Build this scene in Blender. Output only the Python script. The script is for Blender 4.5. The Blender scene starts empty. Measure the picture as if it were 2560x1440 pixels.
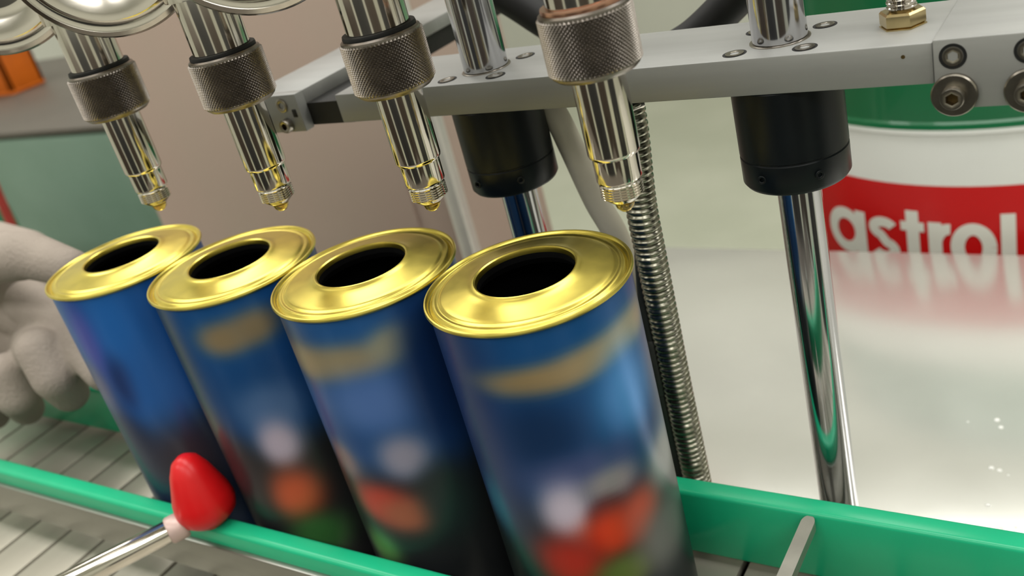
import bpy, bmesh, math, random
from mathutils import Vector, Matrix
from math import sin, cos, pi, radians, sqrt, atan2

# ---------------------------------------------------------------- scene, camera, world, light
# All lengths below are millimetres; z = 0 is the plane of the can rims, 950 mm above the floor.
S = 0.001
FLOOR = -950.0
scene = bpy.context.scene
COL = scene.collection
random.seed(7)

def w(p):
    return Vector((p[0] * S, p[1] * S, (p[2] - FLOOR) * S))

cam_data = bpy.data.cameras.new('camera')
cam = bpy.data.objects.new('camera', cam_data)
COL.objects.link(cam)
cam_data.sensor_width = 36.0
cam_data.lens = 2464.27 / 2560 * 36.0
cam_data.clip_start = 0.01
cam_data.clip_end = 50
YAW, PITCH, ROLL = 0.6627, 0.4477, 0.2724
fw = Vector((-sin(YAW) * cos(PITCH), cos(YAW) * cos(PITCH), -sin(PITCH)))
rt = Vector((cos(YAW), sin(YAW), 0))
dn = fw.cross(rt)
ix = cos(ROLL) * rt + sin(ROLL) * dn
iy = -sin(ROLL) * rt + cos(ROLL) * dn
m = Matrix((ix, -iy, -fw)).transposed().to_4x4()
m.translation = w((134.37, -179.04, 105.86))
cam.matrix_world = m
cam_data.dof.use_dof = True
cam_data.dof.focus_distance = 0.245
cam_data.dof.aperture_fstop = 17.0
scene.camera = cam

scene.view_settings.view_transform = 'Standard'
scene.view_settings.look = 'None'
scene.view_settings.gamma = 1.0
scene.view_settings.use_curve_mapping = False
scene.view_settings.exposure = 0.12
try:
    scene.cycles.use_denoising = True
    scene.cycles.max_bounces = 8
    scene.cycles.sample_clamp_indirect = 6.0
    scene.cycles.caustics_reflective = False
except Exception:
    pass

world = bpy.data.worlds.new('world')
scene.world = world
world.use_nodes = True
world.node_tree.nodes['Background'].inputs[0].default_value = (0.95, 1.0, 0.97, 1)
world.node_tree.nodes['Background'].inputs[1].default_value = 0.25

LAMPS = [(x, y) for y in (-1400, -100, 1120) for x in (-1500, 0, 1500)]
LAMP_Z, LAMP_W = 1600, 12.0
for lx, ly in LAMPS:
    ld = bpy.data.lights.new('tube_light', 'AREA')
    ld.shape = 'RECTANGLE'
    ld.size, ld.size_y = 1.2, 0.45
    ld.energy = LAMP_W
    ld.color = (1.0, 0.985, 0.95)
    lo = bpy.data.objects.new('tube_light', ld)
    COL.objects.link(lo)
    lo.location = w((lx, ly, LAMP_Z))

# ---------------------------------------------------------------- materials
def lin(c):
    c = c / 255.0
    return c / 12.92 if c <= 0.04045 else ((c + 0.055) / 1.055) ** 2.4

def rgb(c):
    return (lin(c[0]), lin(c[1]), lin(c[2]), 1)

def mat(name, col, rough=0.5, metal=0.0, var=0.12, scale=60.0, bump=0.0, bscale=300.0, stretch=None, coat=0.0,
        trans=0.0, ior=1.45, rvar=0.0, col2=None, spec=0.5, sss=0.0):
    m = bpy.data.materials.new(name)
    m.use_nodes = True
    nt = m.node_tree
    b = nt.nodes['Principled BSDF']
    tc = nt.nodes.new('ShaderNodeTexCoord')
    mp = nt.nodes.new('ShaderNodeMapping')
    if stretch:
        mp.inputs['Scale'].default_value = stretch
    nt.links.new(tc.outputs['Object'], mp.inputs['Vector'])
    nz = nt.nodes.new('ShaderNodeTexNoise')
    nz.inputs['Scale'].default_value = scale
    nz.inputs['Detail'].default_value = 4
    nt.links.new(mp.outputs[0], nz.inputs['Vector'])
    rp = nt.nodes.new('ShaderNodeValToRGB')
    c = rgb(col)
    if col2 is None:
        a0 = tuple(max(0, v * (1 - var)) for v in c[:3]) + (1,)
        a1 = tuple(min(1, v * (1 + var)) for v in c[:3]) + (1,)
    else:
        a0, a1 = c, rgb(col2)
    rp.color_ramp.elements[0].position = 0.35
    rp.color_ramp.elements[1].position = 0.65
    rp.color_ramp.elements[0].color = a0
    rp.color_ramp.elements[1].color = a1
    nt.links.new(nz.outputs['Fac'], rp.inputs['Fac'])
    nt.links.new(rp.outputs['Color'], b.inputs['Base Color'])
    b.inputs['Roughness'].default_value = rough
    b.inputs['Metallic'].default_value = metal
    b.inputs['Coat Weight'].default_value = coat
    b.inputs['Transmission Weight'].default_value = trans
    b.inputs['IOR'].default_value = ior
    b.inputs['Specular IOR Level'].default_value = spec
    if rvar:
        mr = nt.nodes.new('ShaderNodeMapRange')
        mr.inputs['To Min'].default_value = max(0.02, rough - rvar)
        mr.inputs['To Max'].default_value = min(1, rough + rvar)
        nt.links.new(nz.outputs['Fac'], mr.inputs['Value'])
        nt.links.new(mr.outputs[0], b.inputs['Roughness'])
    if bump:
        n2 = nt.nodes.new('ShaderNodeTexNoise')
        n2.inputs['Scale'].default_value = bscale
        n2.inputs['Detail'].default_value = 5
        nt.links.new(mp.outputs[0], n2.inputs['Vector'])
        bp = nt.nodes.new('ShaderNodeBump')
        bp.inputs['Strength'].default_value = bump
        bp.inputs['Distance'].default_value = 0.001
        nt.links.new(n2.outputs['Fac'], bp.inputs['Height'])
        nt.links.new(bp.outputs[0], b.inputs['Normal'])
    return m

M_gold = mat('gold_lacquer', (232, 212, 104), 0.3, 1.0, 0.06, 150, rvar=0.05)
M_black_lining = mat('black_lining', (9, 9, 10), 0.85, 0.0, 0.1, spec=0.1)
M_tin = mat('tinplate', (200, 200, 196), 0.3, 1.0, 0.06, 120)
M_chrome = mat('polished_steel', (214, 208, 198), 0.1, 1.0, 0.05, 90, stretch=(1, 1, 0.1), rvar=0.03)
M_rod = mat('hardened_rod', (196, 196, 200), 0.12, 1.0, 0.05, 90, stretch=(1, 1, 0.06), rvar=0.04)
M_knurl = mat('knurled_steel', (136, 129, 122), 0.34, 1.0, 0.1, 300)
M_valve = mat('stainless_valve', (206, 200, 190), 0.16, 1.0, 0.06, 40, rvar=0.06, bump=0.05, bscale=60)
M_alu = mat('anodised_aluminium', (160, 160, 157), 0.48, 0.35, 0.04, 200, stretch=(0.1, 1, 1), bump=0.03, bscale=900)
M_dark_shade = mat('dark_shade_fill', (30, 29, 27), 0.6, 0.0, 0.1)  # near-black: plinths, plus the shade painted into the side arm's recess
M_black = mat('black_plastic', (15, 20, 23), 0.36, 0.0, 0.15, 100, spec=0.3)
M_rubber = mat('black_rubber', (18, 18, 19), 0.6, 0.0, 0.15, 200)
M_screw = mat('screw_steel', (150, 144, 134), 0.28, 1.0, 0.12, 300)
M_recess = mat('screw_recess', (92, 74, 40), 0.5, 0.6, 0.2, 300)
M_brass = mat('plated_brass', (190, 172, 128), 0.22, 1.0, 0.1, 200)
M_copper = mat('copper_ring', (196, 150, 128), 0.28, 1.0, 0.08, 200)
M_green = mat('green_plastic', (30, 180, 130), 0.3, 0.0, 0.06, 30, rvar=0.06)
M_channel = mat('steel_channel', (150, 150, 142), 0.38, 0.9, 0.08, 80, stretch=(0.1, 1, 1))
M_slat = mat('steel_slat', (184, 178, 164), 0.46, 0.5, 0.08, 60, stretch=(1, 0.15, 1), rvar=0.08, bump=0.04, bscale=500)
M_chain = mat('chain_black', (22, 21, 19), 0.6, 0.3, 0.1)
M_table = mat('white_steel_sheet', (232, 231, 224), 0.2, 0.6, 0.03, 14, rvar=0.05, bump=0.03, bscale=40)
M_floor = mat('painted_floor', (188, 191, 172), 0.5, 0.0, 0.06, 3.0, col2=(200, 202, 184))
M_wall = mat('painted_wall', (206, 206, 196), 0.8, 0.0, 0.04, 2.0)
M_ceiling = mat('ceiling_paint', (236, 236, 230), 0.9, 0.0, 0.03, 2.0)
M_cab = mat('brushed_cabinet', (178, 162, 148), 0.5, 0.25, 0.08, 5.0, stretch=(1, 1, 0.4), col2=(186, 162, 150))
M_cab_highlight = mat('cabinet_highlight', (206, 202, 194), 0.4, 0.4, 0.04)  # paler cabinet tone, a corner highlight put into the colour
M_greencab = mat('green_machine_paint', (104, 130, 112), 0.45, 0.0, 0.1, 6.0, col2=(116, 140, 124))
M_orange = mat('orange_plastic', (204, 100, 14), 0.45, 0.0, 0.08, 30)
M_redhose = mat('red_hose', (176, 66, 58), 0.5, 0.0, 0.08, 50)
M_brightgreen = mat('bright_green_paint', (16, 112, 76), 0.45, 0.0, 0.06, 20)
M_hose = mat('beige_hose', (218, 210, 192), 0.45, 0.0, 0.06, 60)
M_conduit = mat('conduit_steel', (150, 148, 134), 0.26, 1.0, 0.14, 300)
M_sleeve = mat('grey_shrink_tube', (62, 64, 60), 0.5, 0.0, 0.1, 120)
M_drum_green = mat('drum_green', (16, 104, 62), 0.28, 0.0, 0.06, 10, coat=0.3)
M_drum_white = mat('drum_white', (240, 242, 236), 0.3, 0.0, 0.03, 10, coat=0.3)
M_drum_red = mat('drum_red', (208, 18, 20), 0.32, 0.0, 0.05, 10, spec=0.35)
M_letter = mat('white_ink', (236, 236, 226), 0.35, 0.0, 0.02, 10)
M_glove = mat('cotton_glove', (162, 151, 141), 0.95, 0.0, 0.08, 40, bump=0.5, bscale=700, spec=0.1)
M_knob = mat('red_knob', (214, 20, 24), 0.35, 0.0, 0.06, 40)
M_collar = mat('pale_collar', (206, 180, 172), 0.4, 0.2, 0.05, 40)
M_lampbody = mat('lamp_housing', (225, 225, 222), 0.6, 0.0, 0.02)
M_bench = mat('bench_paint', (150, 152, 146), 0.5, 0.2, 0.05, 6)
M_deck = mat('top_plate_and_reflection_deck', (92, 86, 78), 0.5, 0.2, 0.06, 8)
M_dark1 = mat('brown_reflected_dark', (74, 64, 56), 0.5, 0.0, 0.06, 8)  # dark tones of the added cabinets that the nozzles mirror
M_dark2 = mat('grey_reflected_dark', (58, 58, 58), 0.5, 0.0, 0.06, 8)
M_oil = mat('oil', (236, 200, 90), 0.03, 0.0, 0.02, 20, trans=0.9, ior=1.46)
M_drop = mat('droplet', (240, 240, 236), 0.08, 0.3, 0.02, 20)
M_plate = mat('stop_plate_steel', (168, 166, 156), 0.4, 0.8, 0.08, 120)

# ---------------------------------------------------------------- mesh builder
class MB:
    def __init__(self):
        self.v, self.f = [], []

    def add(self, v, f):
        o = len(self.v)
        self.v += [tuple(p) for p in v]
        self.f += [tuple(i + o for i in q) for q in f]
        return self

    def box(self, x0, x1, y0, y1, z0, z1, bev=0.0, seg=2):
        bm = bmesh.new()
        bmesh.ops.create_cube(bm, size=1.0)
        for v in bm.verts:
            v.co = Vector(((x0 + x1) / 2 + v.co.x * (x1 - x0), (y0 + y1) / 2 + v.co.y * (y1 - y0), (z0 + z1) / 2 + v.co.z * (z1 - z0)))
        if bev > 0:
            bmesh.ops.bevel(bm, geom=bm.edges[:], offset=bev, segments=seg, affect='EDGES', profile=0.5)
        bm.verts.index_update()
        self.add([v.co[:] for v in bm.verts], [[v.index for v in f.verts] for f in bm.faces])
        bm.free()
        return self

    def lathe(self, prof, n=48, c=(0, 0, 0), M=None, cap0=True, cap1=True, rf=None, closed=False):
        """prof: list of (r, z); rf: per-ring radius function {ring: f(theta)}"""
        v, f = [], []
        for k, (r, z) in enumerate(prof):
            for i in range(n):
                t = 2 * pi * i / n
                rr = r * (rf[k](t) if rf and k in rf else 1.0)
                v.append(Vector((rr * cos(t), rr * sin(t), z)))
        K = len(prof)
        for k in range(K if closed else K - 1):
            k2 = (k + 1) % K
            for i in range(n):
                j = (i + 1) % n
                f.append((k * n + i, k * n + j, k2 * n + j, k2 * n + i))
        if cap0 and not closed:
            f.append(tuple(range(n - 1, -1, -1)))
        if cap1 and not closed:
            f.append(tuple((K - 1) * n + i for i in range(n)))
        if M is not None:
            v = [M @ p for p in v]
        self.add([(p[0] + c[0], p[1] + c[1], p[2] + c[2]) for p in v], f)
        return self

    def tube(self, path, r, n=16, rad=None, caps=True):
        P = [Vector(p) for p in path]
        v, f = [], []
        up = None
        for k, p in enumerate(P):
            t = (P[min(k + 1, len(P) - 1)] - P[max(k - 1, 0)]).normalized()
            if up is None:
                up = Vector((0, 1, 0)) if abs(t.y) < 0.9 else Vector((1, 0, 0))
            a = (up - t * up.dot(t)).normalized()
            up = a
            b = t.cross(a)
            rr = rad[k] if rad else r
            for i in range(n):
                th = 2 * pi * i / n
                v.append(p + a * (rr * cos(th)) + b * (rr * sin(th)))
        for k in range(len(P) - 1):
            for i in range(n):
                j = (i + 1) % n
                f.append((k * n + i, k * n + j, (k + 1) * n + j, (k + 1) * n + i))
        if caps:
            f.append(tuple(range(n - 1, -1, -1)))
            f.append(tuple((len(P) - 1) * n + i for i in range(n)))
        return self.add(v, f)

    def build(self, name, material, parent=None, origin=(0, 0, 0), sharp=35):
        me = bpy.data.meshes.new(name)
        me.from_pydata([((p[0] - origin[0]) * S, (p[1] - origin[1]) * S, (p[2] - origin[2]) * S) for p in self.v], [], self.f)
        me.update()
        bm = bmesh.new()
        bm.from_mesh(me)
        bmesh.ops.recalc_face_normals(bm, faces=bm.faces[:])
        bm.to_mesh(me)
        bm.free()
        me.materials.append(material)
        me.polygons.foreach_set('use_smooth', [True] * len(me.polygons))
        try:
            me.set_sharp_from_angle(angle=radians(sharp))
        except Exception:
            pass
        o = bpy.data.objects.new(name, me)
        COL.objects.link(o)
        if parent is not None:
            o.parent = parent
        else:
            o.location = w(origin)
        return o

def tag(o, label, cat, group=None):
    o['label'] = label
    o['category'] = cat
    if group:
        o['group'] = group
    return o

def thing(name, label, cat, loc, group=None):
    o = bpy.data.objects.new(name, None)
    o.empty_display_size = 0.01
    COL.objects.link(o)
    o.location = w(loc)
    return tag(o, label, cat, group)

def structure(o):
    o['kind'] = 'structure'
    return o

def copy_thing(root, loc, label):
    r = root.copy()
    COL.objects.link(r)
    r.location = w(loc)
    r['label'] = label
    for ch in list(root.children):
        c = ch.copy()
        COL.objects.link(c)
        c.parent = r
        for g in list(ch.children):
            d = g.copy()
            COL.objects.link(d)
            d.parent = c
    return r

def spline(pts, n=12):
    """Catmull-Rom through pts"""
    P = [Vector(p) for p in pts]
    P = [P[0] * 2 - P[1]] + P + [P[-1] * 2 - P[-2]]
    out = []
    for i in range(1, len(P) - 2):
        for k in range(n):
            t = k / n
            a, b, c, d = P[i - 1], P[i], P[i + 1], P[i + 2]
            out.append(0.5 * ((2 * b) + (c - a) * t + (2 * a - 5 * b + 4 * c - d) * t * t + (3 * b - a - 3 * c + d) * t ** 3))
    out.append(P[-2])
    return out

RXD = Matrix.Rotation(radians(38), 3, 'Z') @ Matrix.Rotation(pi / 2, 3, 'X')
RX = Matrix.Rotation(pi / 2, 3, 'X')      # +z -> -y : things that face the camera side

# ---------------------------------------------------------------- room
X0, X1, Y0, Y1, CZ = -2600, 2600, -2200, 3200, 1720
structure(MB().box(X0, X1, Y0, Y1, FLOOR - 60, FLOOR).build('floor', M_floor))
structure(MB().box(X0, X1, Y0, Y1, CZ, CZ + 60).build('ceiling', M_ceiling))
structure(MB().box(X0, X1, Y1, Y1 + 80, FLOOR, CZ).build('wall_back', M_wall))
structure(MB().box(X0 - 80, X0, Y0, Y1, FLOOR, CZ).build('wall_left', M_wall))
structure(MB().box(X1, X1 + 80, Y0, Y1, FLOOR, CZ).build('wall_right', M_wall))
structure(MB().box(X0, X1, Y0 - 80, Y0, FLOOR, CZ).build('wall_front', M_wall))
for i, (lx, ly) in enumerate(LAMPS):
    r = thing('ceiling_light', 'long white fluorescent light fitting hung under the ceiling', 'light', (lx, ly, CZ), 'ceiling lights')
    b = MB().box(lx - 640, lx + 640, ly - 260, ly + 260, LAMP_Z + 12, LAMP_Z + 60, 6)
    b.box(lx - 300, lx - 280, ly - 10, ly + 10, LAMP_Z + 55, CZ)
    b.box(lx + 280, lx + 300, ly - 10, ly + 10, LAMP_Z + 55, CZ)
    b.build('housing', M_lampbody, r, (lx, ly, CZ))

# ---------------------------------------------------------------- table behind the conveyor
TZ = -170.0
r = thing('steel_table', 'wide pale glossy sheet steel table behind the green rail', 'table', (130, 205, FLOOR))
MB().box(-150, 620, 62, 336, TZ - 12, TZ, 2.0).build('table_top', M_table, r, (130, 205, FLOOR))
for lx, ly in ((-130, 82), (600, 82), (-130, 316), (600, 316)):
    MB().box(lx - 15, lx + 15, ly - 15, ly + 15, FLOOR, TZ - 12, 2).build('leg', M_bench, r, (130, 205, FLOOR))

db = MB()
for k in range(90):
    px, py = random.uniform(60, 320), random.uniform(90, 190)
    if random.random() < 0.5:
        px, py = random.gauss(120, 26), random.gauss(118, 14)
    if py < 66 or py > 330 or (px - 53.4) ** 2 + (py - 52.4) ** 2 < 160:
        continue
    r_ = random.uniform(0.35, 1.15)
    db.lathe([(r_, 0), (r_ * 0.9, r_ * 0.3), (r_ * 0.5, r_ * 0.5), (0.05, r_ * 0.55)], 10, (px, py, TZ))
dp = db.build('water_droplets', M_drop)
dp['kind'] = 'stuff'
tag(dp, 'small water droplets scattered on the pale table', 'droplets')

# ---------------------------------------------------------------- drum on a bench
DX, DY, DR = 42.5, 488.0, 140.0
DB = -380.0
r = thing('drum_bench', 'grey bench carrying the oil drum behind the table', 'bench', (DX, DY, FLOOR))
MB().box(DX - 150, DX + 150, DY - 145, DY + 150, DB - 20, DB, 2).build('bench_top', M_bench, r, (DX, DY, FLOOR))
for sx in (-1, 1):
    for sy in (-1, 1):
        MB().box(DX + sx * 130 - 14, DX + sx * 130 + 14, DY + sy * 128 - 14, DY + sy * 128 + 14, FLOOR, DB - 20, 2).build('leg', M_bench, r, (DX, DY, FLOOR))
drum = thing('oil_drum', 'green, white and red oil drum with white lettering behind the table', 'drum', (DX, DY, DB))
DC = (DX, DY, 0)
def ring(z0, z1, extra=0.0):
    return [(DR + extra, z0), (DR + extra, z1)]
MB().lathe([(DR - 3, DB), (DR, DB + 2), (DR, -202)], 96, DC, cap1=False).build('white_base', M_drum_white, drum, (DX, DY, DB))
MB().lathe([(DR, -202), (DR, -136)], 96, DC, cap0=False, cap1=False).build('red_band', M_drum_red, drum, (DX, DY, DB))
MB().lathe([(DR, -136), (DR, -107), (DR + 1.5, -105.5), (DR + 1.5, -103)], 96, DC, cap0=False, cap1=False).build('white_band', M_drum_white, drum, (DX, DY, DB))
MB().lathe([(DR + 1.5, -103), (DR + 1.0, -100), (DR, -99), (DR, -16), (DR + 3, -14), (DR + 3, -8), (DR - 2, -7), (DR - 3, -12), (5, -12)], 96, DC, cap0=False).build('green_top', M_drum_green, drum, (DX, DY, DB))
# lettering, wrapped round the red band
# every letter is drawn as bold strokes in (u, v), u across 0..1 of its width, v in mm above the base line
def arc(cu, cv, ru, rv, a0, a1, n=28):
    return [(cu + ru * cos(radians(a0 + (a1 - a0) * k / n)), cv + rv * sin(radians(a0 + (a1 - a0) * k / n))) for k in range(n + 1)]
ST = 7.3                                     # stroke width, mm
tb = MB()
def stroke(path, u0, wd):
    """thick line through path (mm, mm) laid on the band; u0 = angle of the letter's left side"""
    P = [Vector((p[0], p[1])) for p in path]
    q, f = [], []
    for k, p in enumerate(P):
        t = (P[min(k + 1, len(P) - 1)] - P[max(k - 1, 0)]).normalized()
        nrm = Vector((-t.y, t.x)) * wd / 2
        for sg in (-1, 0, 1):
            c = p + nrm * sg
            an = radians(u0) + c.x / DR
            q.append((DX + (DR + 0.35) * cos(an), DY + (DR + 0.35) * sin(an), -187.6 + c.y))
    for k in range(len(P) - 1):
        for h in (0, 1):
            f.append((3 * k + h, 3 * k + 3 + h, 3 * k + 4 + h, 3 * k + 1 + h))
    tb.add(q, f)
h = ST / 2
def letter(ch, a0, a1):
    W = radians(a1 - a0) * DR
    if ch == 'C':
        stroke(arc(W / 2 + 2, 18.5, W / 2 - h + 2, 18.5 - h, 50, 310, 40), a0, ST)
    elif ch in 'ao':
        stroke(arc(W / 2 - (1 if ch == 'a' else 0), 14.6, W / 2 - h, 14.6 - h + 0.4, 0, 360, 48), a0, ST)
        if ch == 'a':
            stroke([(W - h, v) for v in (0, 8, 16, 24, 29.6)], a0, ST)
    elif ch == 's':
        r = W / 2 - h + 0.4
        stroke(arc(W / 2, 21.6, r, 4.3, 25, 250, 24) + arc(W / 2, 8.2, r, 4.6, 75, -155, 24), a0, ST * 0.86)
    elif ch == 't':
        stroke([(W / 2, v) for v in (0, 9, 18, 27, 35.6)], a0, ST)
        stroke([(0.8 + (W - 2.0) * k / 6, 25.6) for k in range(7)], a0, 5.8)
    elif ch == 'r':
        stroke([(h, v) for v in (0, 8, 16, 24, 29.4)], a0, ST)
        stroke(arc(W - 1.0, 15.0, W - h - 1.2, 10.6, 178, 84, 14), a0, ST * 0.9)
    elif ch == 'l':
        stroke([(W / 2, v) for v in (0, 9, 18, 27, 35)], a0, ST)
for ch_, a0, a1 in (('C', -142.5, -129.0), ('a', -127.2, -115.4), ('s', -114.4, -106.4), ('t', -106.2, -99.8), ('r', -99.4, -94.4), ('o', -94.6, -84.9), ('l', -84.4, -80.8)):
    letter(ch_, a0, a1)
tb.build('lettering', M_letter, drum, (DX, DY, DB))

# ---------------------------------------------------------------- background machines
cb = thing('steel_cabinet', 'tall brownish steel cabinet with a corner highlight painted as a pale strip behind the cans', 'cabinet', (-347, 275, FLOOR))
o = (-347, 275, FLOOR)
MB().box(-489, -207, 232, 321, FLOOR + 60, 210, 5).build('body', M_cab, cb, o)
MB().box(-213, -203, 227, 236, FLOOR + 60, 206, 2.5).build('corner_highlight', M_cab_highlight, cb, o)  # pale strip painting in the highlight along the rounded corner
MB().box(-480, -215, 240, 314, FLOOR, FLOOR + 62).build('plinth', M_dark_shade, cb, o)
MB().box(-470, -240, 229.5, 233, -600, 180, 1).build('door', M_cab, cb, o)

gm = thing('green_machine', 'low green machine housing behind the gloved hand', 'machine', (-900, 520, FLOOR))
o = (-900, 520, FLOOR)
MB().box(-1500, -640, 420, 800, FLOOR + 40, -95, 8).build('housing', M_greencab, gm, o)
MB().box(-1480, -660, 430, 790, FLOOR, FLOOR + 45).build('plinth', M_dark_shade, gm, o)
MB().box(-1500, -640, 420, 800, -95, -88, 2).build('top_plate', M_deck, gm, o)
oc = thing('orange_bin', 'orange plastic bin standing on the green machine housing', 'bin', (-1260, 660, -88))
o = (-1260, 660, -88)
bx0, bx1 = -1360, -1222
bb = MB()
bb.box(bx0, bx1, 585, 640, -88, -82, 2)
for b4 in ((bx0, bx0 + 8, 585, 640), (bx1 - 8, bx1, 585, 640), (bx0, bx1, 585, 593), (bx0, bx1, 632, 640)):
    bb.box(*b4, -84, -22, 2)
bb.build('bin_body', M_orange, oc, o)
lp = MB()
for b4 in ((bx0 - 6, bx0 + 8, 579, 646), (bx1 - 8, bx1 + 6, 579, 646), (bx0 - 6, bx1 + 6, 579, 593), (bx0 - 6, bx1 + 6, 632, 646)):
    lp.box(*b4, -26, -18, 2)
lp.build('rim', M_orange, oc, o)
gp = thing('green_box', 'bright green painted steel panel box at the left edge behind the glove', 'box', (-900, 345, FLOOR))
o = (-900, 345, FLOOR)
MB().box(-1000, -838, 300, 314, FLOOR, -126, 3).build('box_body', M_brightgreen, gp, o)
MB().box(-990, -848, 296.5, 301, FLOOR + 40, -126 - 15, 2).build('front_cover', M_brightgreen, gp, o)
tag(MB().tube(spline([(-800, 291, -40), (-803, 291, -94), (-805, 291, -108), (-807, 291, -128), (-811, 291, -152), (-820, 291, -176), (-840, 291, -230), (-850, 291, -420), (-850, 291, FLOOR + 6)]), 4.5, 14).build('red_hose', M_redhose),
    'red hose hanging at the left edge behind the glove', 'hose')

# ---------------------------------------------------------------- conveyor
SZ = -116.0
cv = thing('slat_conveyor', 'steel slat chain conveyor running between the green rails', 'conveyor', (-130, -30, FLOOR))
o = (-130, -30, FLOOR)
PIT, JX = 22.8, -334.9
sl = MB().box(0.95, PIT - 0.95, -112, 33.5, SZ - 3, SZ, 0.5, 2).build('slat', M_slat, cv, (0, 0, SZ))
sl.location = ((JX - o[0]) * S, (0 - o[1]) * S, (SZ - o[2]) * S)
for k in range(-6, 22):
    if k == 0:
        continue
    c = sl.copy()
    COL.objects.link(c)
    c.parent = cv
    c.location = ((JX + k * PIT - o[0]) * S, (0 - o[1]) * S, (SZ - o[2]) * S)
MB().box(-470, 166, -104, 26, SZ - 12, SZ - 4).build('chain_bed', M_chain, cv, o)
fr = MB().box(-470, 166, 34.5, 38, SZ - 60, SZ - 0.5, 0.6)
fr.box(-470, 166, -117, -113.5, SZ - 60, SZ - 0.5, 0.6)
fr.box(-470, 166, -113.5, 34.5, SZ - 60, SZ - 14)
fr.build('frame', M_channel, cv, o)
for lx in (-440, 130):
    for ly in (-95, 15):
        MB().box(lx - 14, lx + 14, ly - 12, ly + 12, FLOOR, SZ - 58, 2).build('leg', M_bench, cv, o)

# unseen dark deck added on the operator's side for the nozzles to reflect
dk = thing('reflection_deck', 'added unseen grey deck in front of the conveyor, for nozzle reflections', 'machine', (-150, -230, FLOOR))
o = (-150, -230, FLOOR)
MB().box(-560, 260, -340, -124, -214, -206, 1.5).build('reflection_deck_plate', M_deck, dk, o)
MB().box(-550, 250, -336, -128, FLOOR, -214, 2).build('housing', M_deck, dk, o)  # lower block of the added unseen deck

# unseen dark cabinets added so the polished nozzles mirror dark and bright streaks
for cx_, cy_, a_, ww, hh, mm, ll in ((-760, -760, 45, 520, 150, M_dark1, 'added unseen brown cabinet for nozzle reflections, left of the operator'),
                             (-60, -1050, 2, 560, 190, M_dark2, 'added unseen dark grey cabinet for nozzle reflections, behind the operator'),
                             (640, -880, -36, 460, 170, M_dark1, 'added unseen brown cabinet for nozzle reflections, right of the operator'),
                             (1080, -260, -75, 420, 180, M_dark2, 'added unseen dark grey cabinet for nozzle reflections, beside the belt end')):
    q = thing('reflection_cabinet', ll, 'cabinet', (cx_, cy_, FLOOR), 'cabinets added for reflections')
    q.rotation_euler = (0, 0, radians(-a_))
    MB().box(-ww / 2, ww / 2, -200, 200, FLOOR + 60, FLOOR + 760 + hh, 8).build('body', mm, q, (0, 0, FLOOR))
    MB().box(-ww / 2 + 15, ww / 2 - 15, -185, 185, FLOOR, FLOOR + 62).build('plinth', M_dark_shade, q, (0, 0, FLOOR))
    for sx in (-1, 1):
        dr = MB().box(sx * ww / 4 - ww / 4 + 12, sx * ww / 4 + ww / 4 - 6, 199, 206, FLOOR + 80, FLOOR + 740 + hh, 3).build('door', mm, q, (0, 0, FLOOR))  # door of the added unseen cabinet
        MB().box(-sx * 5 + sx * 30, -sx * 5 + sx * 42, 205, 216, FLOOR + 500, FLOOR + 620, 3).build('handle', M_chrome, dr, (0, 0, FLOOR))

# rails
rf = thing('guide_rail', 'green plastic guide rail behind the cans, beside the white table', 'rail', (-160, 32, SZ))
o = (-160, 32, SZ)
MB().box(-480, 170, 28, 35, -113.5, -89, 1.3, 3).build('green_strip', M_green, rf, o)
MB().box(-480, 170, 35, 37, -111, -95, 0.4).build('steel_channel', M_channel, rf, o)
for lx in (-430, 150):
    MB().box(lx - 6, lx + 6, 38.1, 41, SZ - 30, -96, 0.5).box(lx - 6, lx + 6, 36.9, 38.5, -110, -98).build('bracket', M_channel, rf, o)
rn = thing('guide_rail', 'green plastic guide rail with steel channel in front of the cans', 'rail', (-160, -32, SZ))
o = (-160, -32, SZ)
MB().box(-480, 170, -34.5, -27.6, -106, -83, 1.6, 3).build('green_strip', M_green, rn, o)
MB().box(-480, 170, -36.5, -34.3, -104, -89.5, 0.5).build('steel_channel', M_channel, rn, o)
for lx in (-430, 150):
    bk = MB().box(lx - 5, lx + 5, -119, -36, -101, -97, 0.5)
    bk.box(lx - 5, lx + 5, -121, -117.1, SZ - 25, -97, 0.5)
    bk.build('bracket', M_channel, rn, o)

# pin with collar and red knob on the near rail
pn = thing('adjusting_pin', 'polished steel pin with a pale collar reaching the front green rail', 'pin', (-146, -36, -92))
o = (-146, -36, -92)
a = Vector((-135.2, -35.9, -79.0))
d = (Vector((-155.0, -70.8, -79.0)) - a).normalized()
MB().tube([a + d * t for t in (4.5, 5.2, 60, 90)], 3.9, 24, rad=[3.5, 3.9, 3.9, 3.9]).build('shaft', M_chrome, pn, o)
MB().tube([a + d * t for t in (2.2, 3, 7.6, 8.4)], 4.6, 24, rad=[4.2, 4.7, 4.7, 4.2]).build('collar', M_collar, pn, o)
kn = thing('clamp_grip', 'red plastic clamp knob on the front rail before the second can', 'knob', (-132, -31, -83))
o = (-132, -31, -83)
MB().lathe([(4.6, -0.2), (4.6, 0.6), (7.0, 1.6), (9.6, 4.2), (10.4, 7.5), (9.8, 11.5), (8.2, 16.5), (6.6, 21.5), (4.6, 25.4), (2.2, 27.2), (0.5, 27.6)], 40, o).build('grip', M_knob, kn, o)

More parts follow.
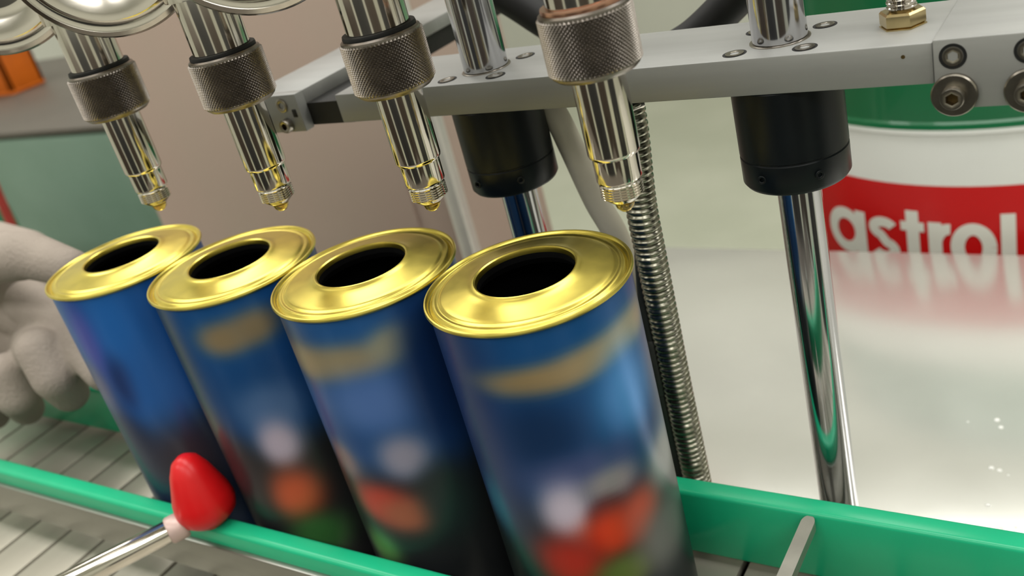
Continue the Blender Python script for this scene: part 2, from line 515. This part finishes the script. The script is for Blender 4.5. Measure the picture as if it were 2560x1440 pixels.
# flat stop finger over the belt, pointing to the far rail
sf = thing('stop_finger', 'thin flat steel stop finger with rounded tip over the belt', 'stop', (53, -30, -90))
o = (53, -30, -90)
b = MB()
wf, th = 1.9, 3.2
out = []
for k in range(13):
    t = pi * k / 12
    out.append((53.2 + wf * cos(t), 25.3 + wf * 1.6 * sin(t)))
out = [(53.2 + wf, -70)] + out + [(53.2 - wf, -70)]
nn = len(out)
b.add([(x, y, -90 - th) for x, y in out] + [(x, y, -90) for x, y in out],
      [tuple(range(nn - 1, -1, -1)), tuple(range(nn, 2 * nn))] + [(i, (i + 1) % nn, nn + (i + 1) % nn, nn + i) for i in range(nn)])
b.build('finger', M_plate, sf, o)
MB().box(45, 61, -76, -66, SZ - 1, -85, 1).build('bracket', M_channel, sf, o)

# ---------------------------------------------------------------- aerosol cans
PX = 55.05
R = 26.0
DESIGN = {
 4: dict(top=(34, 84, 136), mid=(28, 62, 104), low=(38, 40, 44), blobs=[
    (-122, -30, 30, 40, (30, 48, 88)), (-62, -14.5, 26, 3.4, (150, 130, 96)), (-30, -13.5, 20, 3.6, (158, 140, 110)), (2, -12.5, 22, 4.0, (168, 158, 132)),  # leading dark blue entry paints in the can's shaded left side
    (-12, -27, 18, 10, (88, 142, 200)), (-68, -31, 16, 9, (20, 48, 84)), (-52, -43, 26, 5, (66, 78, 118)),  # light blue entry paints the white table's reflection into the print
    (-65, -54, 13, 7.5, (196, 186, 204)), (-37, -49, 14, 4, (140, 134, 138)), (-43, -57, 9, 4, (84, 44, 48)),
    (-44, -64, 14, 6, (206, 66, 40)), (-72, -72, 18, 8, (160, 40, 28)), (-22, -63, 12, 7, (186, 88, 70)), (-42, -78, 14, 5, (100, 112, 60)),
    (-116, -57, 9, 8, (52, 96, 122)), (-130, -78, 30, 12, (24, 30, 30)), (8, -54, 16, 7, (170, 170, 172)), (-6, -74, 20, 9, (120, 120, 118))]),
 3: dict(top=(46, 92, 146), mid=(42, 76, 124), low=(40, 42, 44), blobs=[
    (-122, -12, 20, 9, (70, 76, 92)), (-104, -15, 22, 4.6, (140, 126, 100)), (-70, -14.5, 24, 4.6, (150, 138, 112)), (-40, -12, 12, 4.6, (162, 158, 134)),
    (-62, -28, 26, 8, (88, 118, 172)), (-22, -26, 16, 22, (26, 50, 90)), (-58, -47, 13, 6, (150, 148, 166)), (-106, -49, 11, 5.5, (130, 112, 116)),
    (-86, -63, 18, 6, (170, 66, 54)), (-68, -67, 16, 5, (150, 92, 72)), (-100, -82, 12, 6, (92, 132, 82)), (-40, -66, 14, 10, (40, 52, 52)), (-132, -60, 16, 10, (46, 44, 44))]),
 2: dict(top=(34, 84, 140), mid=(34, 70, 116), low=(42, 42, 44), blobs=[
    (-60, -12.5, 15, 4.6, (140, 124, 98)), (-38, -11.5, 14, 4.6, (136, 122, 98)), (-118, -20, 18, 24, (40, 52, 60)), (-50, -39, 18, 7, (84, 112, 154)),
    (-53, -52, 12, 7, (190, 178, 196)), (-56, -72, 16, 8, (188, 92, 64)), (-52, -90, 18, 7, (70, 120, 68)), (-100, -60, 20, 12, (50, 44, 48)), (-112, -46, 14, 8, (84, 72, 74))]),
 1: dict(top=(40, 92, 156), mid=(40, 86, 150), low=(40, 56, 84), blobs=[
    (-84, -17, 12, 12, (88, 96, 170)), (-58, -22, 14, 30, (50, 108, 178)), (-98, -62, 18, 16, (40, 50, 76)), (-70, -34, 9, 8, (40, 58, 104)), (-50, -40, 14, 16, (56, 104, 170)),
    (-52, -70, 26, 14, (60, 56, 64)), (-104, -36, 14, 8, (96, 96, 128))]),
}
HC = 116.0

def printed_body(k):
    n, rows = 120, 76
    prof = [(24.6, -HC + 0.6), (25.4, -HC + 1.4), (25.4, -HC + 2.6)]
    prof += [(R, -HC + 3.4 + (HC - 3.4 - 1.3) * i / rows) for i in range(rows + 1)]
    mb = MB().lathe(prof, n, (0, 0, 0), cap0=True, cap1=False)
    return mb, prof, n

def print_color(k, ang, z):
    D = DESIGN[k]
    def mix(a, b, t):
        return [a[i] + (b[i] - a[i]) * t for i in range(3)]
    t = min(1, max(0, -z / 40.0))
    c = mix(D['top'], D['mid'], t)
    t = min(1, max(0, (-z - 44) / 16.0))
    c = mix(c, D['low'], t * t * (3 - 2 * t))
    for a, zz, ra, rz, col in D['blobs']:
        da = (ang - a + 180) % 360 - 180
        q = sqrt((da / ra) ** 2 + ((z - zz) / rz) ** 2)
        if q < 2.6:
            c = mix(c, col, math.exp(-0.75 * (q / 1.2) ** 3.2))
    g_ = sum(c) / 3
    return [max(0, min(255, (g_ + (v - g_) * 1.12) * 1.04)) for v in c]

M_print = bpy.data.materials.new('printed_tinplate')
M_print.use_nodes = True
nt = M_print.node_tree
bs = nt.nodes['Principled BSDF']
at = nt.nodes.new('ShaderNodeAttribute')
at.attribute_name = 'print'
nt.links.new(at.outputs['Color'], bs.inputs['Base Color'])
bs.inputs['Roughness'].default_value = 0.33
bs.inputs['Metallic'].default_value = 0.2
bs.inputs['Specular IOR Level'].default_value = 0.22
bs.inputs['Coat Weight'].default_value = 0.06
bs.inputs['Coat Roughness'].default_value = 0.18

gold_prof = [(25.9, -1.7), (26.3, -1.3), (26.8, -1.05), (27.1, -0.7), (27.05, -0.3), (26.9, 0.0), (26.5, 0.05), (26.15, -0.2), (25.9, -0.75), (25.5, -0.95), (25.1, -0.75), (24.8, -0.25),
             (24.4, -0.05), (23.9, -0.1), (23.5, -0.25), (23.1, -0.15), (22.8, 0.15), (22.2, 0.35), (21.0, 0.5), (19.0, 0.8), (16.8, 1.2), (15.2, 1.5), (14.4, 1.8), (13.9, 2.1), (13.4, 2.15),
             (13.0, 1.9), (12.9, 1.4), (12.85, 0.4)]
lab = {4: 'blue printed can with gold dome, nearest the green rail end and white table',
       3: 'blue printed can with gold dome, third from the gloved hand',
       2: 'blue printed can with gold dome, directly behind the red knob',
       1: 'plain blue can with gold dome, held by the gloved hand'}
proto = None
for k in (4, 3, 2, 1):
    root = thing('aerosol_can', lab[k], 'can', ((k - 4) * PX, 0, SZ), 'gold-topped cans on the conveyor')
    o = (0, 0, SZ)
    mb, prof, n = printed_body(k)
    body = mb.build('can_body', M_print, root, o)
    me = body.data
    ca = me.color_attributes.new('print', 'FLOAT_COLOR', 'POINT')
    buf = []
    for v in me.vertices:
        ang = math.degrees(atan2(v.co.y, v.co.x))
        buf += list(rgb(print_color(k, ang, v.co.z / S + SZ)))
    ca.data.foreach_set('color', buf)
    if proto is None:
        g = MB().lathe(gold_prof, 96, cap0=False, cap1=False).build('gold_dome', M_gold, root, o)
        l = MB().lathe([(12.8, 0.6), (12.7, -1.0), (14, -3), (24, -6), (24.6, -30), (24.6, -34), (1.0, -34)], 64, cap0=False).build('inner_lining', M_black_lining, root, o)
        s = MB().lathe([(24.6, -HC + 0.0), (25.6, -HC + 0.0), (26.2, -HC + 0.6), (26.4, -HC + 1.6), (26.2, -HC + 2.6), (25.5, -HC + 3.0)], 96, cap0=False, cap1=False).build('base_seam', M_tin, root, o)
        proto = (g, l, s)
    else:
        for q in proto:
            c = q.copy()
            COL.objects.link(c)
            c.parent = root

# ---------------------------------------------------------------- filling nozzles
NX = [31.9 + (k - 3) * PX for k in range(4)]
NY = 0.3
nl = ['filling nozzle with knurled collar beside the gloved hand, over the first can', 'filling nozzle with knurled collar second along from the hand side',
      'filling nozzle with knurled collar in front of the black sleeve with white strip', 'large filling nozzle with copper ring above its knurled collar, beside the ribbed conduit']
NO = (0, 0, 20)
nz = thing('filling_nozzle', nl[3], 'nozzle', (NX[3], NY, 20), 'filling nozzles above the cans')
MB().lathe([(0.5, 20.6), (2.2, 20.8), (3.4, 21.8), (4.3, 22.6)] + sum([[(4.5, 22.8 + i * 0.62), (4.85, 22.95 + i * 0.62), (4.85, 23.1 + i * 0.62), (4.45, 23.3 + i * 0.62)] for i in range(5)], []) +
           [(4.3, 26.0), (4.3, 26.6)], 40).build('threaded_tip', M_chrome, nz, NO)
MB().lathe([(4.4, 26.5), (5.0, 26.7), (5.15, 27.1), (5.15, 32.0), (5.2, 32.4), (5.7, 32.9), (5.85, 33.5), (5.85, 52)], 48).build('lower_tube', M_chrome, nz, NO)
# knurled collar: diamond grid of real pyramids
MB().lathe([(0.2, 18.6), (1.2, 18.9), (2.0, 19.8), (2.3, 20.8), (1.5, 21.2)], 24).build('oil_drop', M_oil, nz, NO)
z0, z1, RC = 52.4, 64.6, 9.75
NC, NR = 128, 27
v, f = [], []
prof = [(6.0, 50.9), (7.6, 50.9), (8.7, 51.2), (9.5, 51.9)]
v2 = []
for rr, zz in prof:
    for i in range(NC):
        t = 2 * pi * i / NC
        v2.append((rr * cos(t), rr * sin(t), zz))
for j in range(NR):
    for i in range(NC):
        t = 2 * pi * i / NC
        pk = 0.5 if (i + j) % 2 == 0 and 0 < j < NR - 1 else 0.0
        v2.append(((RC + pk) * cos(t), (RC + pk) * sin(t), z0 + (z1 - z0) * j / (NR - 1)))
for rr, zz in ((9.7, 65.0), (9.2, 65.4), (7.6, 65.4)):
    for i in range(NC):
        t = 2 * pi * i / NC
        v2.append((rr * cos(t), rr * sin(t), zz))
K = len(prof) + NR + 3
for k in range(K - 1):
    for i in range(NC):
        j = (i + 1) % NC
        a, b, c, d4 = k * NC + i, k * NC + j, (k + 1) * NC + j, (k + 1) * NC + i
        if len(prof) <= k < len(prof) + NR - 1:
            jj = k - len(prof)
            if (i + jj) % 2 == 0:
                f += [(a, b, d4), (b, c, d4)]
            else:
                f += [(a, b, c), (a, c, d4)]
        else:
            f.append((a, b, c, d4))
kb = MB()
kb.add(v2, f)
kb.build('knurled_collar', M_knurl, nz, NO, sharp=20)
MB().lathe([(7.4, 65.3), (8.9, 65.3), (9.05, 65.8), (8.9, 66.4), (7.4, 66.5)], 48).build('seal_ring', M_rubber, nz, NO)
MB().lathe([(7.5, 66.3), (7.75, 66.6), (7.75, 88)], 48).build('upper_tube', M_chrome, nz, NO)
for k in (2, 1, 0):
    copy_thing(nz, (NX[k], NY, 20), nl[k])
for ch in nz.children:
    if ch.name.startswith('seal_ring'):
        ch.data = ch.data.copy()
        ch.data.materials[0] = M_copper
        ch['label'] = 'copper seal ring'

# valve bodies with round clamp flanges in front
VZ = 102.0
vl = ['round stainless valve flange at the upper left corner, before the first nozzle', 'round stainless valve flange between the first and second nozzles',
      'round stainless valve flange with brownish stain before the third nozzle', 'round stainless valve flange on the nozzle with the copper ring']
VO = (0, 0, VZ)
vb = thing('filling_valve', vl[0], 'valve', (NX[0], NY, VZ), 'valve bodies on the nozzles')
cc = (-37.0, 12, VZ)
MB().lathe([(6, -24.0), (13, -24.0), (19, -19), (19.5, -17), (19.5, 16), (17, 24), (6, 25)], 64, cc, RXD).build('housing', M_valve, vb, VO)
MB().lathe([(0.4, 24.4), (9, 24.8), (13.5, 24.2), (17, 25.4), (20.2, 27.2), (22.2, 27.6), (23.2, 26.6), (24.2, 26.4), (25.4, 26.9), (26.6, 26.2), (27.2, 24.8), (27.1, 23.4), (26.2, 22.2), (24.2, 20.8),
            (22.0, 18.4), (19.2, 16.8)], 96, cc, RXD).build('clamp_flange', M_valve, vb, VO)
MB().lathe([(7.3, -21), (9.6, -21), (9.6, -17), (7.3, -12)], 40, (0, 0, VZ)).tube([(-40, 8, VZ), (0, 0, VZ)], 7.5, 24).build('neck', M_chrome, vb, VO)
for k in (1, 2, 3):
    copy_thing(vb, (NX[k], NY, VZ), vl[k])
mf = thing('valve_manifold', 'stainless manifold beam above the valve flanges', 'manifold', (-50, 2, 160))
MB().box(-170, 75, -14, 20, 128, 172, 3).build('beam', M_valve, mf, (-50, 2, 160))
# ---------------------------------------------------------------- bearing bar assembly
def screw(root, c, rr, hgt, M, o, name='screw', mat_=None):
    """socket head screw, head axis along M@z, built at c"""
    hexr = lambda t: 1.0 / cos(((t + pi / 6) % (pi / 3)) - pi / 6)
    ap = rr * 0.48
    p = [(rr * 0.98, -0.3), (rr, hgt * 0.8), (rr * 0.9, hgt), (rr * 0.66, hgt), (ap, hgt - 0.12), (ap, hgt - rr * 0.75)]
    s = MB().lathe(p, 48, c, M, rf={4: hexr, 5: hexr}, cap0=True, cap1=False).build(name, mat_ or M_screw, root, o)
    q = MB().lathe([(ap * 1.12, hgt - rr * 0.75 - 0.1), (ap * 1.12, hgt - rr * 0.74)], 24, c, M).build('socket', M_recess, s, o)
    return s

UP = Matrix.Identity(3)
BT, BB, BF, BK = 39.2, 30.1, 39.0, 71.5
br = thing('bearing_bar', 'long grey aluminium bar holding the two black bearing sleeves', 'bar', (4, 55, BB))
o = (4, 55, BB)
b = MB().box(-82.5, 90.3, BF, BK, BB, BT, 0.35, 2)
b.build('bar', M_alu, br, o)
RODS = [(-33.5, 52.4), (53.4, 52.4)]
for rx_, ry_ in RODS:
    MB().lathe([(6.5, BT - 0.1), (7.3, BT - 0.1), (7.3, BT + 0.2), (7.1, BT + 0.3), (6.5, BT + 0.3)], 48, (rx_, ry_, 0), cap0=False, cap1=False).build('bearing_ring', M_screw, br, o)
    for sa in (45, 135, 225, 315):
        sx, sy = rx_ + 12.0 * cos(radians(sa)), ry_ + 12.0 * sin(radians(sa))
        screw(br, (sx, sy, BT), 2.3, 0.25, UP, o)
        MB().lathe([(2.3, BT + 0.02), (2.9, BT + 0.08), (2.9, BT - 0.2)], 32, (sx, sy, 0), cap0=False, cap1=False).build('screw_gap', M_rubber, br, o)
MB().lathe([(0.45, -0.02), (0.45, 0.05)], 16, (84.3, BF, 36.6), RX).build('pin_hole', M_recess, br, o)
MB().box(8, 10.2, 37.6, 39.2, BB - 0.8, BB + 0.3, 0.2).build('burr', M_dark_shade, br, o)

# right clamp block
rb = thing('clamp_block', 'big grey aluminium clamp block with bolts at the bar end near the drum', 'clamp', (110, 80, 24.6))
o = (110, 80, 24.6)
MB().box(90.5, 134, 38, 150, 24.6, 40.0, 0.4).build('block', M_alu, rb, o)
for sx in (94.4, 108.6):
    screw(rb, (sx, 37.9, 36.2), 2.05, 0.12, RX, o)
    MB().lathe([(2.1, 0.02), (2.75, 0.06), (2.75, -0.2)], 36, (sx, 37.95, 36.2), RX, cap0=False, cap1=False).build('screw_gap', M_rubber, rb, o)
    MB().lathe([(1.0, 0.0), (4.7, 0.0), (4.7, 0.9), (4.4, 1.15), (1.0, 1.15)], 48, (sx, 38.0, 27.9), RX).build('washer', M_screw, rb, o)
    screw(rb, (sx, 36.9, 27.9), 2.5, 2.4, RX, o)

# left arm
la = thing('side_arm', 'grey aluminium side arm with bolts at the far end of the bar', 'arm', (-114, 110, 27.5))
o = (-114, 110, 27.5)
MB().box(-127, -101, 40.5, 44.6, 27.5, 40.2, 0.4).build('end_block', M_alu, la, o)
MB().box(-127, -101, 44.4, 190, 35.4, 40.2, 0.4).build('beam', M_alu, la, o)
MB().box(-125, -83, 44.6, 70, 28.2, 35.6).build('dark_shade_fill', M_dark_shade, la, o)  # near-black block painting in the shade of the recess below the beam
MB().box(-125, -103, 70, 188, 28.2, 35.6).build('dark_shade_fill', M_dark_shade, la, o)  # same painted shade, carried on behind the bar
screw(la, (-108.0, 40.5, 36.8), 2.3, 0.6, RX, o)
screw(la, (-108.0, 40.5, 30.2), 2.3, 2.4, RX, o)
screw(la, (-120.0, 40.5, 36.8), 2.3, 0.6, RX, o)
screw(la, (-120.0, 40.5, 30.2), 2.3, 2.4, RX, o)
MB().box(-104.5, -102.6, 40.2, 41, 32.5, 35.2, 0.3).build('slot', M_rubber, la, o)
screw(la, (-106.5, 84, 40.2), 2.3, 2.2, UP, o)

# sleeves and rods
sn = ['black bearing sleeve hanging under the bar behind the third nozzle', 'black bearing sleeve hanging under the bar next to the red drum']
rn_ = ['polished guide rod through the bar, mostly hidden behind the last can', 'polished guide rod standing on the table in front of the drum']
for i, (rx_, ry_) in enumerate(RODS):
    o = (rx_, ry_, 0)
    s = thing('bearing_sleeve', sn[i], 'sleeve', (rx_, ry_, BB), 'black bearing sleeves')
    oo = (rx_, ry_, BB)
    MB().lathe([(13.2, BB), (13.5, BB - 0.3), (13.5, 12.0), (13.2, 11.8), (13.2, 11.4)], 64, o, cap0=False, cap1=False).build('sleeve', M_black, s, oo)
    MB().lathe([(13.2, 11.5), (13.5, 11.2), (13.5, 4.6), (12.8, 3.6), (11.2, 3.1), (5.9, 3.1)], 64, o, cap0=False, cap1=False).build('end_ring', M_black, s, oo)
    screw(s, (rx_ - 4.5, ry_ - 12.8, 8.0), 1.1, 0.4, RX, oo, mat_=M_black)
    screw(s, (rx_ + 9.0, ry_ - 10.2, 8.0), 1.1, 0.4, RX @ Matrix.Rotation(radians(40), 3, 'Y'), oo, mat_=M_black)
    g = thing('guide_rod', rn_[i], 'rod', (rx_, ry_, TZ), 'guide rods through the bar')
    oo = (rx_, ry_, TZ)
    MB().lathe([(5.6, -171 + 1), (5.6, BT)], 48, o).build('lower_rod', M_rod, g, oo)
    MB().lathe([(6.3, BT + 0.1), (6.6, BT + 0.5), (6.6, 176), (6.2, 176.5)], 48, o).build('upper_rod', M_rod, g, oo)
    MB().lathe([(9.5, TZ), (9.5, TZ + 4), (9.0, TZ + 4.5), (5.7, TZ + 4.5)], 40, o, cap1=False).build('foot_collar', M_channel, g, oo)

# push-in fitting on the bar
pf = thing('hose_fitting', 'plated hex fitting with clear threaded neck on the bar top', 'fitting', (81.3, 54.2, BT))
o = (81.3, 54.2, BT)
MB().lathe([(5.2, BT), (5.2, BT + 0.3), (4.6, BT + 0.35), (5.05, BT + 0.7), (5.05, BT + 3.2), (4.6, BT + 3.7), (2.6, BT + 3.7)], 6, (81.3, 54.2, 0)).build('hex_nut', M_brass, pf, o, sharp=20)
MB().lathe([(2.6, BT + 3.6)] + sum([[(2.9, BT + 4 + i * 1.1), (3.3, BT + 4.3 + i * 1.1), (3.3, BT + 4.6 + i * 1.1), (2.9, BT + 4.9 + i * 1.1)] for i in range(14)], []), 32, (81.3, 54.2, 0)).build('threaded_neck', M_chrome, pf, o)

# ---------------------------------------------------------------- hoses
path = spline([(11.3, 49, 29.5), (11.2, 48.5, 19), (9.6, 48, -2), (9.4, 48, -20), (9.3, 48, -41), (9.2, 48, -62), (9.4, 48, -100), (9.6, 48, -140), (9.6, 48, -166)], 60)
L = [0]
for a, b in zip(path, path[1:]):
    L.append(L[-1] + (b - a).length)
fine, rads = [], []
st, i, s = 0.31, 0, 0.0
while s < L[-1] - 0.01:
    while L[i + 1] < s:
        i += 1
    t = (s - L[i]) / (L[i + 1] - L[i])
    fine.append(path[i].lerp(path[i + 1], t))
    ph = (s / 1.9) % 1.0
    rads.append(3.75 + 0.85 * max(0.0, sin(pi * ph)) ** 0.6)
    s += st
fc_ = thing('flexible_conduit', 'ribbed grey metal conduit rising behind the nearest can', 'conduit', (9.6, 48, TZ))
o = (9.6, 48, TZ)
MB().tube(fine, 4, 20, rad=rads).build('ribbed_hose', M_conduit, fc_, o, sharp=60)
MB().lathe([(4.6, 25.5), (5.0, 26), (5.0, BB)], 6, (11.3, 48.8, 0)).build('ferrule', M_chrome, fc_, o)
MB().lathe([(6.5, TZ), (6.5, TZ + 5), (4.5, TZ + 6)], 24, (9.6, 48, 0), cap1=False).build('base_gland', M_rubber, fc_, o)
ct = thing('grey_cable', 'dark grey cable beside the ribbed conduit', 'cable', (3.4, 49, TZ))
MB().tube(spline([(6.0, 55, 20), (5.6, 54, -5), (4.6, 50, -24), (3.8, 47.5, -44), (3.6, 47.5, -70), (3.8, 47.8, -100), (3.8, 48, -168)]), 2.1, 14).build('cable', M_sleeve, ct, (3.4, 49, TZ))
MB().tube([(3.75, 47.3, -47), (3.65, 47.3, -48), (3.6, 47.3, -66), (3.6, 47.3, -67)], 3.0, 16, rad=[2.4, 3.0, 3.0, 2.4]).build('shrink_sleeve', M_sleeve, ct, (3.4, 49, TZ))
tag(MB().tube(spline([(-26, 63, 29), (-20.2, 62, 20), (-17.3, 62, 9.5), (-13.1, 62, -7.8), (-8.5, 62, -21.5), (-5.7, 62, -44.4), (-4.3, 62, -65.6), (-3.1, 62, -89.6), (-2.7, 62, -120), (-2.7, 66, -166)]), 3.9, 18).build('air_hose', M_hose),
    'beige air hose curving down behind the nearest can', 'hose')
tag(MB().tube(spline([(-135, 113, 88), (-92, 111, 66), (-75, 110, 57), (-58, 110, 46), (-44, 109, 36), (-28, 107, 27), (-10, 106, 22), (4, 107, 25), (18, 109, 34), (32, 110, 46), (50, 111, 66), (66, 112, 98), (72, 112, 150)]), 6.0, 18).build('black_hose', M_rubber),
    'black hose hanging in a loop behind the aluminium bar', 'hose')

# ---------------------------------------------------------------- gloved hand
def capsule(mb, a, b, ra, rb, n=20, fl=1.0):
    """tapered capsule"""
    a, b = Vector(a), Vector(b)
    ax = (b - a)
    Lh = max(ax.length, 0.01)
    ax = ax / Lh
    prof = []
    for i in range(7):
        t = -pi / 2 + (pi / 2) * i / 6
        prof.append((max(0.05, ra * cos(t)), ra * sin(t)))
    for i in range(7):
        t = (pi / 2) * i / 6
        prof.append((max(0.05, rb * cos(t)), Lh + rb * sin(t)))
    M = ax.to_track_quat('Z', 'Y').to_matrix()
    mb.lathe(prof, n, a, M)

hd = MB()
def chain(pts, rr):
    for i in range(len(pts) - 1):
        capsule(hd, pts[i], pts[i + 1], rr[i], rr[i + 1])
wrist = (-392, 34, -16)
palm = [(-316, 44, -28), (-310, 42, -42), (-314, 38, -58), (-332, 34, -74), (-356, 28, -84)]
chain([(-470, 60, 8), wrist], [30, 25])
for q, r_ in zip(palm, (14, 14, 14, 13, 12)):
    chain([wrist, q], [22, r_])
for a, b in zip(palm, palm[1:]):
    chain([a, b], [14, 13])
# thumb and web, reaching over to the can rim
chain([wrist, (-318, 16, -12)], [22, 15])
chain([(-318, 16, -12), (-270, 6, -6), (-231, 4, -2.5), (-205.5, 3.5, -7)], [15, 11.5, 9.4, 7.2])
# index behind, against the side of the can; middle, ring and little finger hanging curled
chain([(-300, 28, -42), (-262, 18, -44), (-236, 8, -47), (-219, 3, -55)], [11, 9.4, 8.6, 7.6])
chain([(-292, 18, -58), (-246, -3, -43), (-241, -5, -54), (-247, 0, -66)], [11, 9.2, 9.4, 8.2])
chain([(-322, 14, -74), (-280, -4, -57), (-279, -6, -68), (-288, -1, -79)], [10.5, 8.8, 8.8, 7.6])
chain([(-352, 12, -84), (-316, -4, -69), (-315, -5, -78), (-322, -1, -88)], [9.5, 7.8, 7.6, 6.6])
hand = hd.build('hand_shell', M_glove, None, (-300, 10, -40))
for mname, props in (('Remesh', dict(mode='VOXEL', voxel_size=0.0011)), ('Smooth', dict(factor=0.5, iterations=6))):
    md = hand.modifiers.new(mname, mname.upper())
    for kx, vx in props.items():
        setattr(md, kx, vx)
bpy.context.view_layer.update()
hm = bpy.data.meshes.new_from_object(hand.evaluated_get(bpy.context.evaluated_depsgraph_get()))
hm.polygons.foreach_set('use_smooth', [True] * len(hm.polygons))
if not hm.materials:
    hm.materials.append(M_glove)
gh = bpy.data.objects.new('gloved_hand', hm)
COL.objects.link(gh)
gh.location = hand.location
bpy.data.objects.remove(hand)
tag(gh, 'hand in a pale cotton glove gripping the first blue can', 'hand')
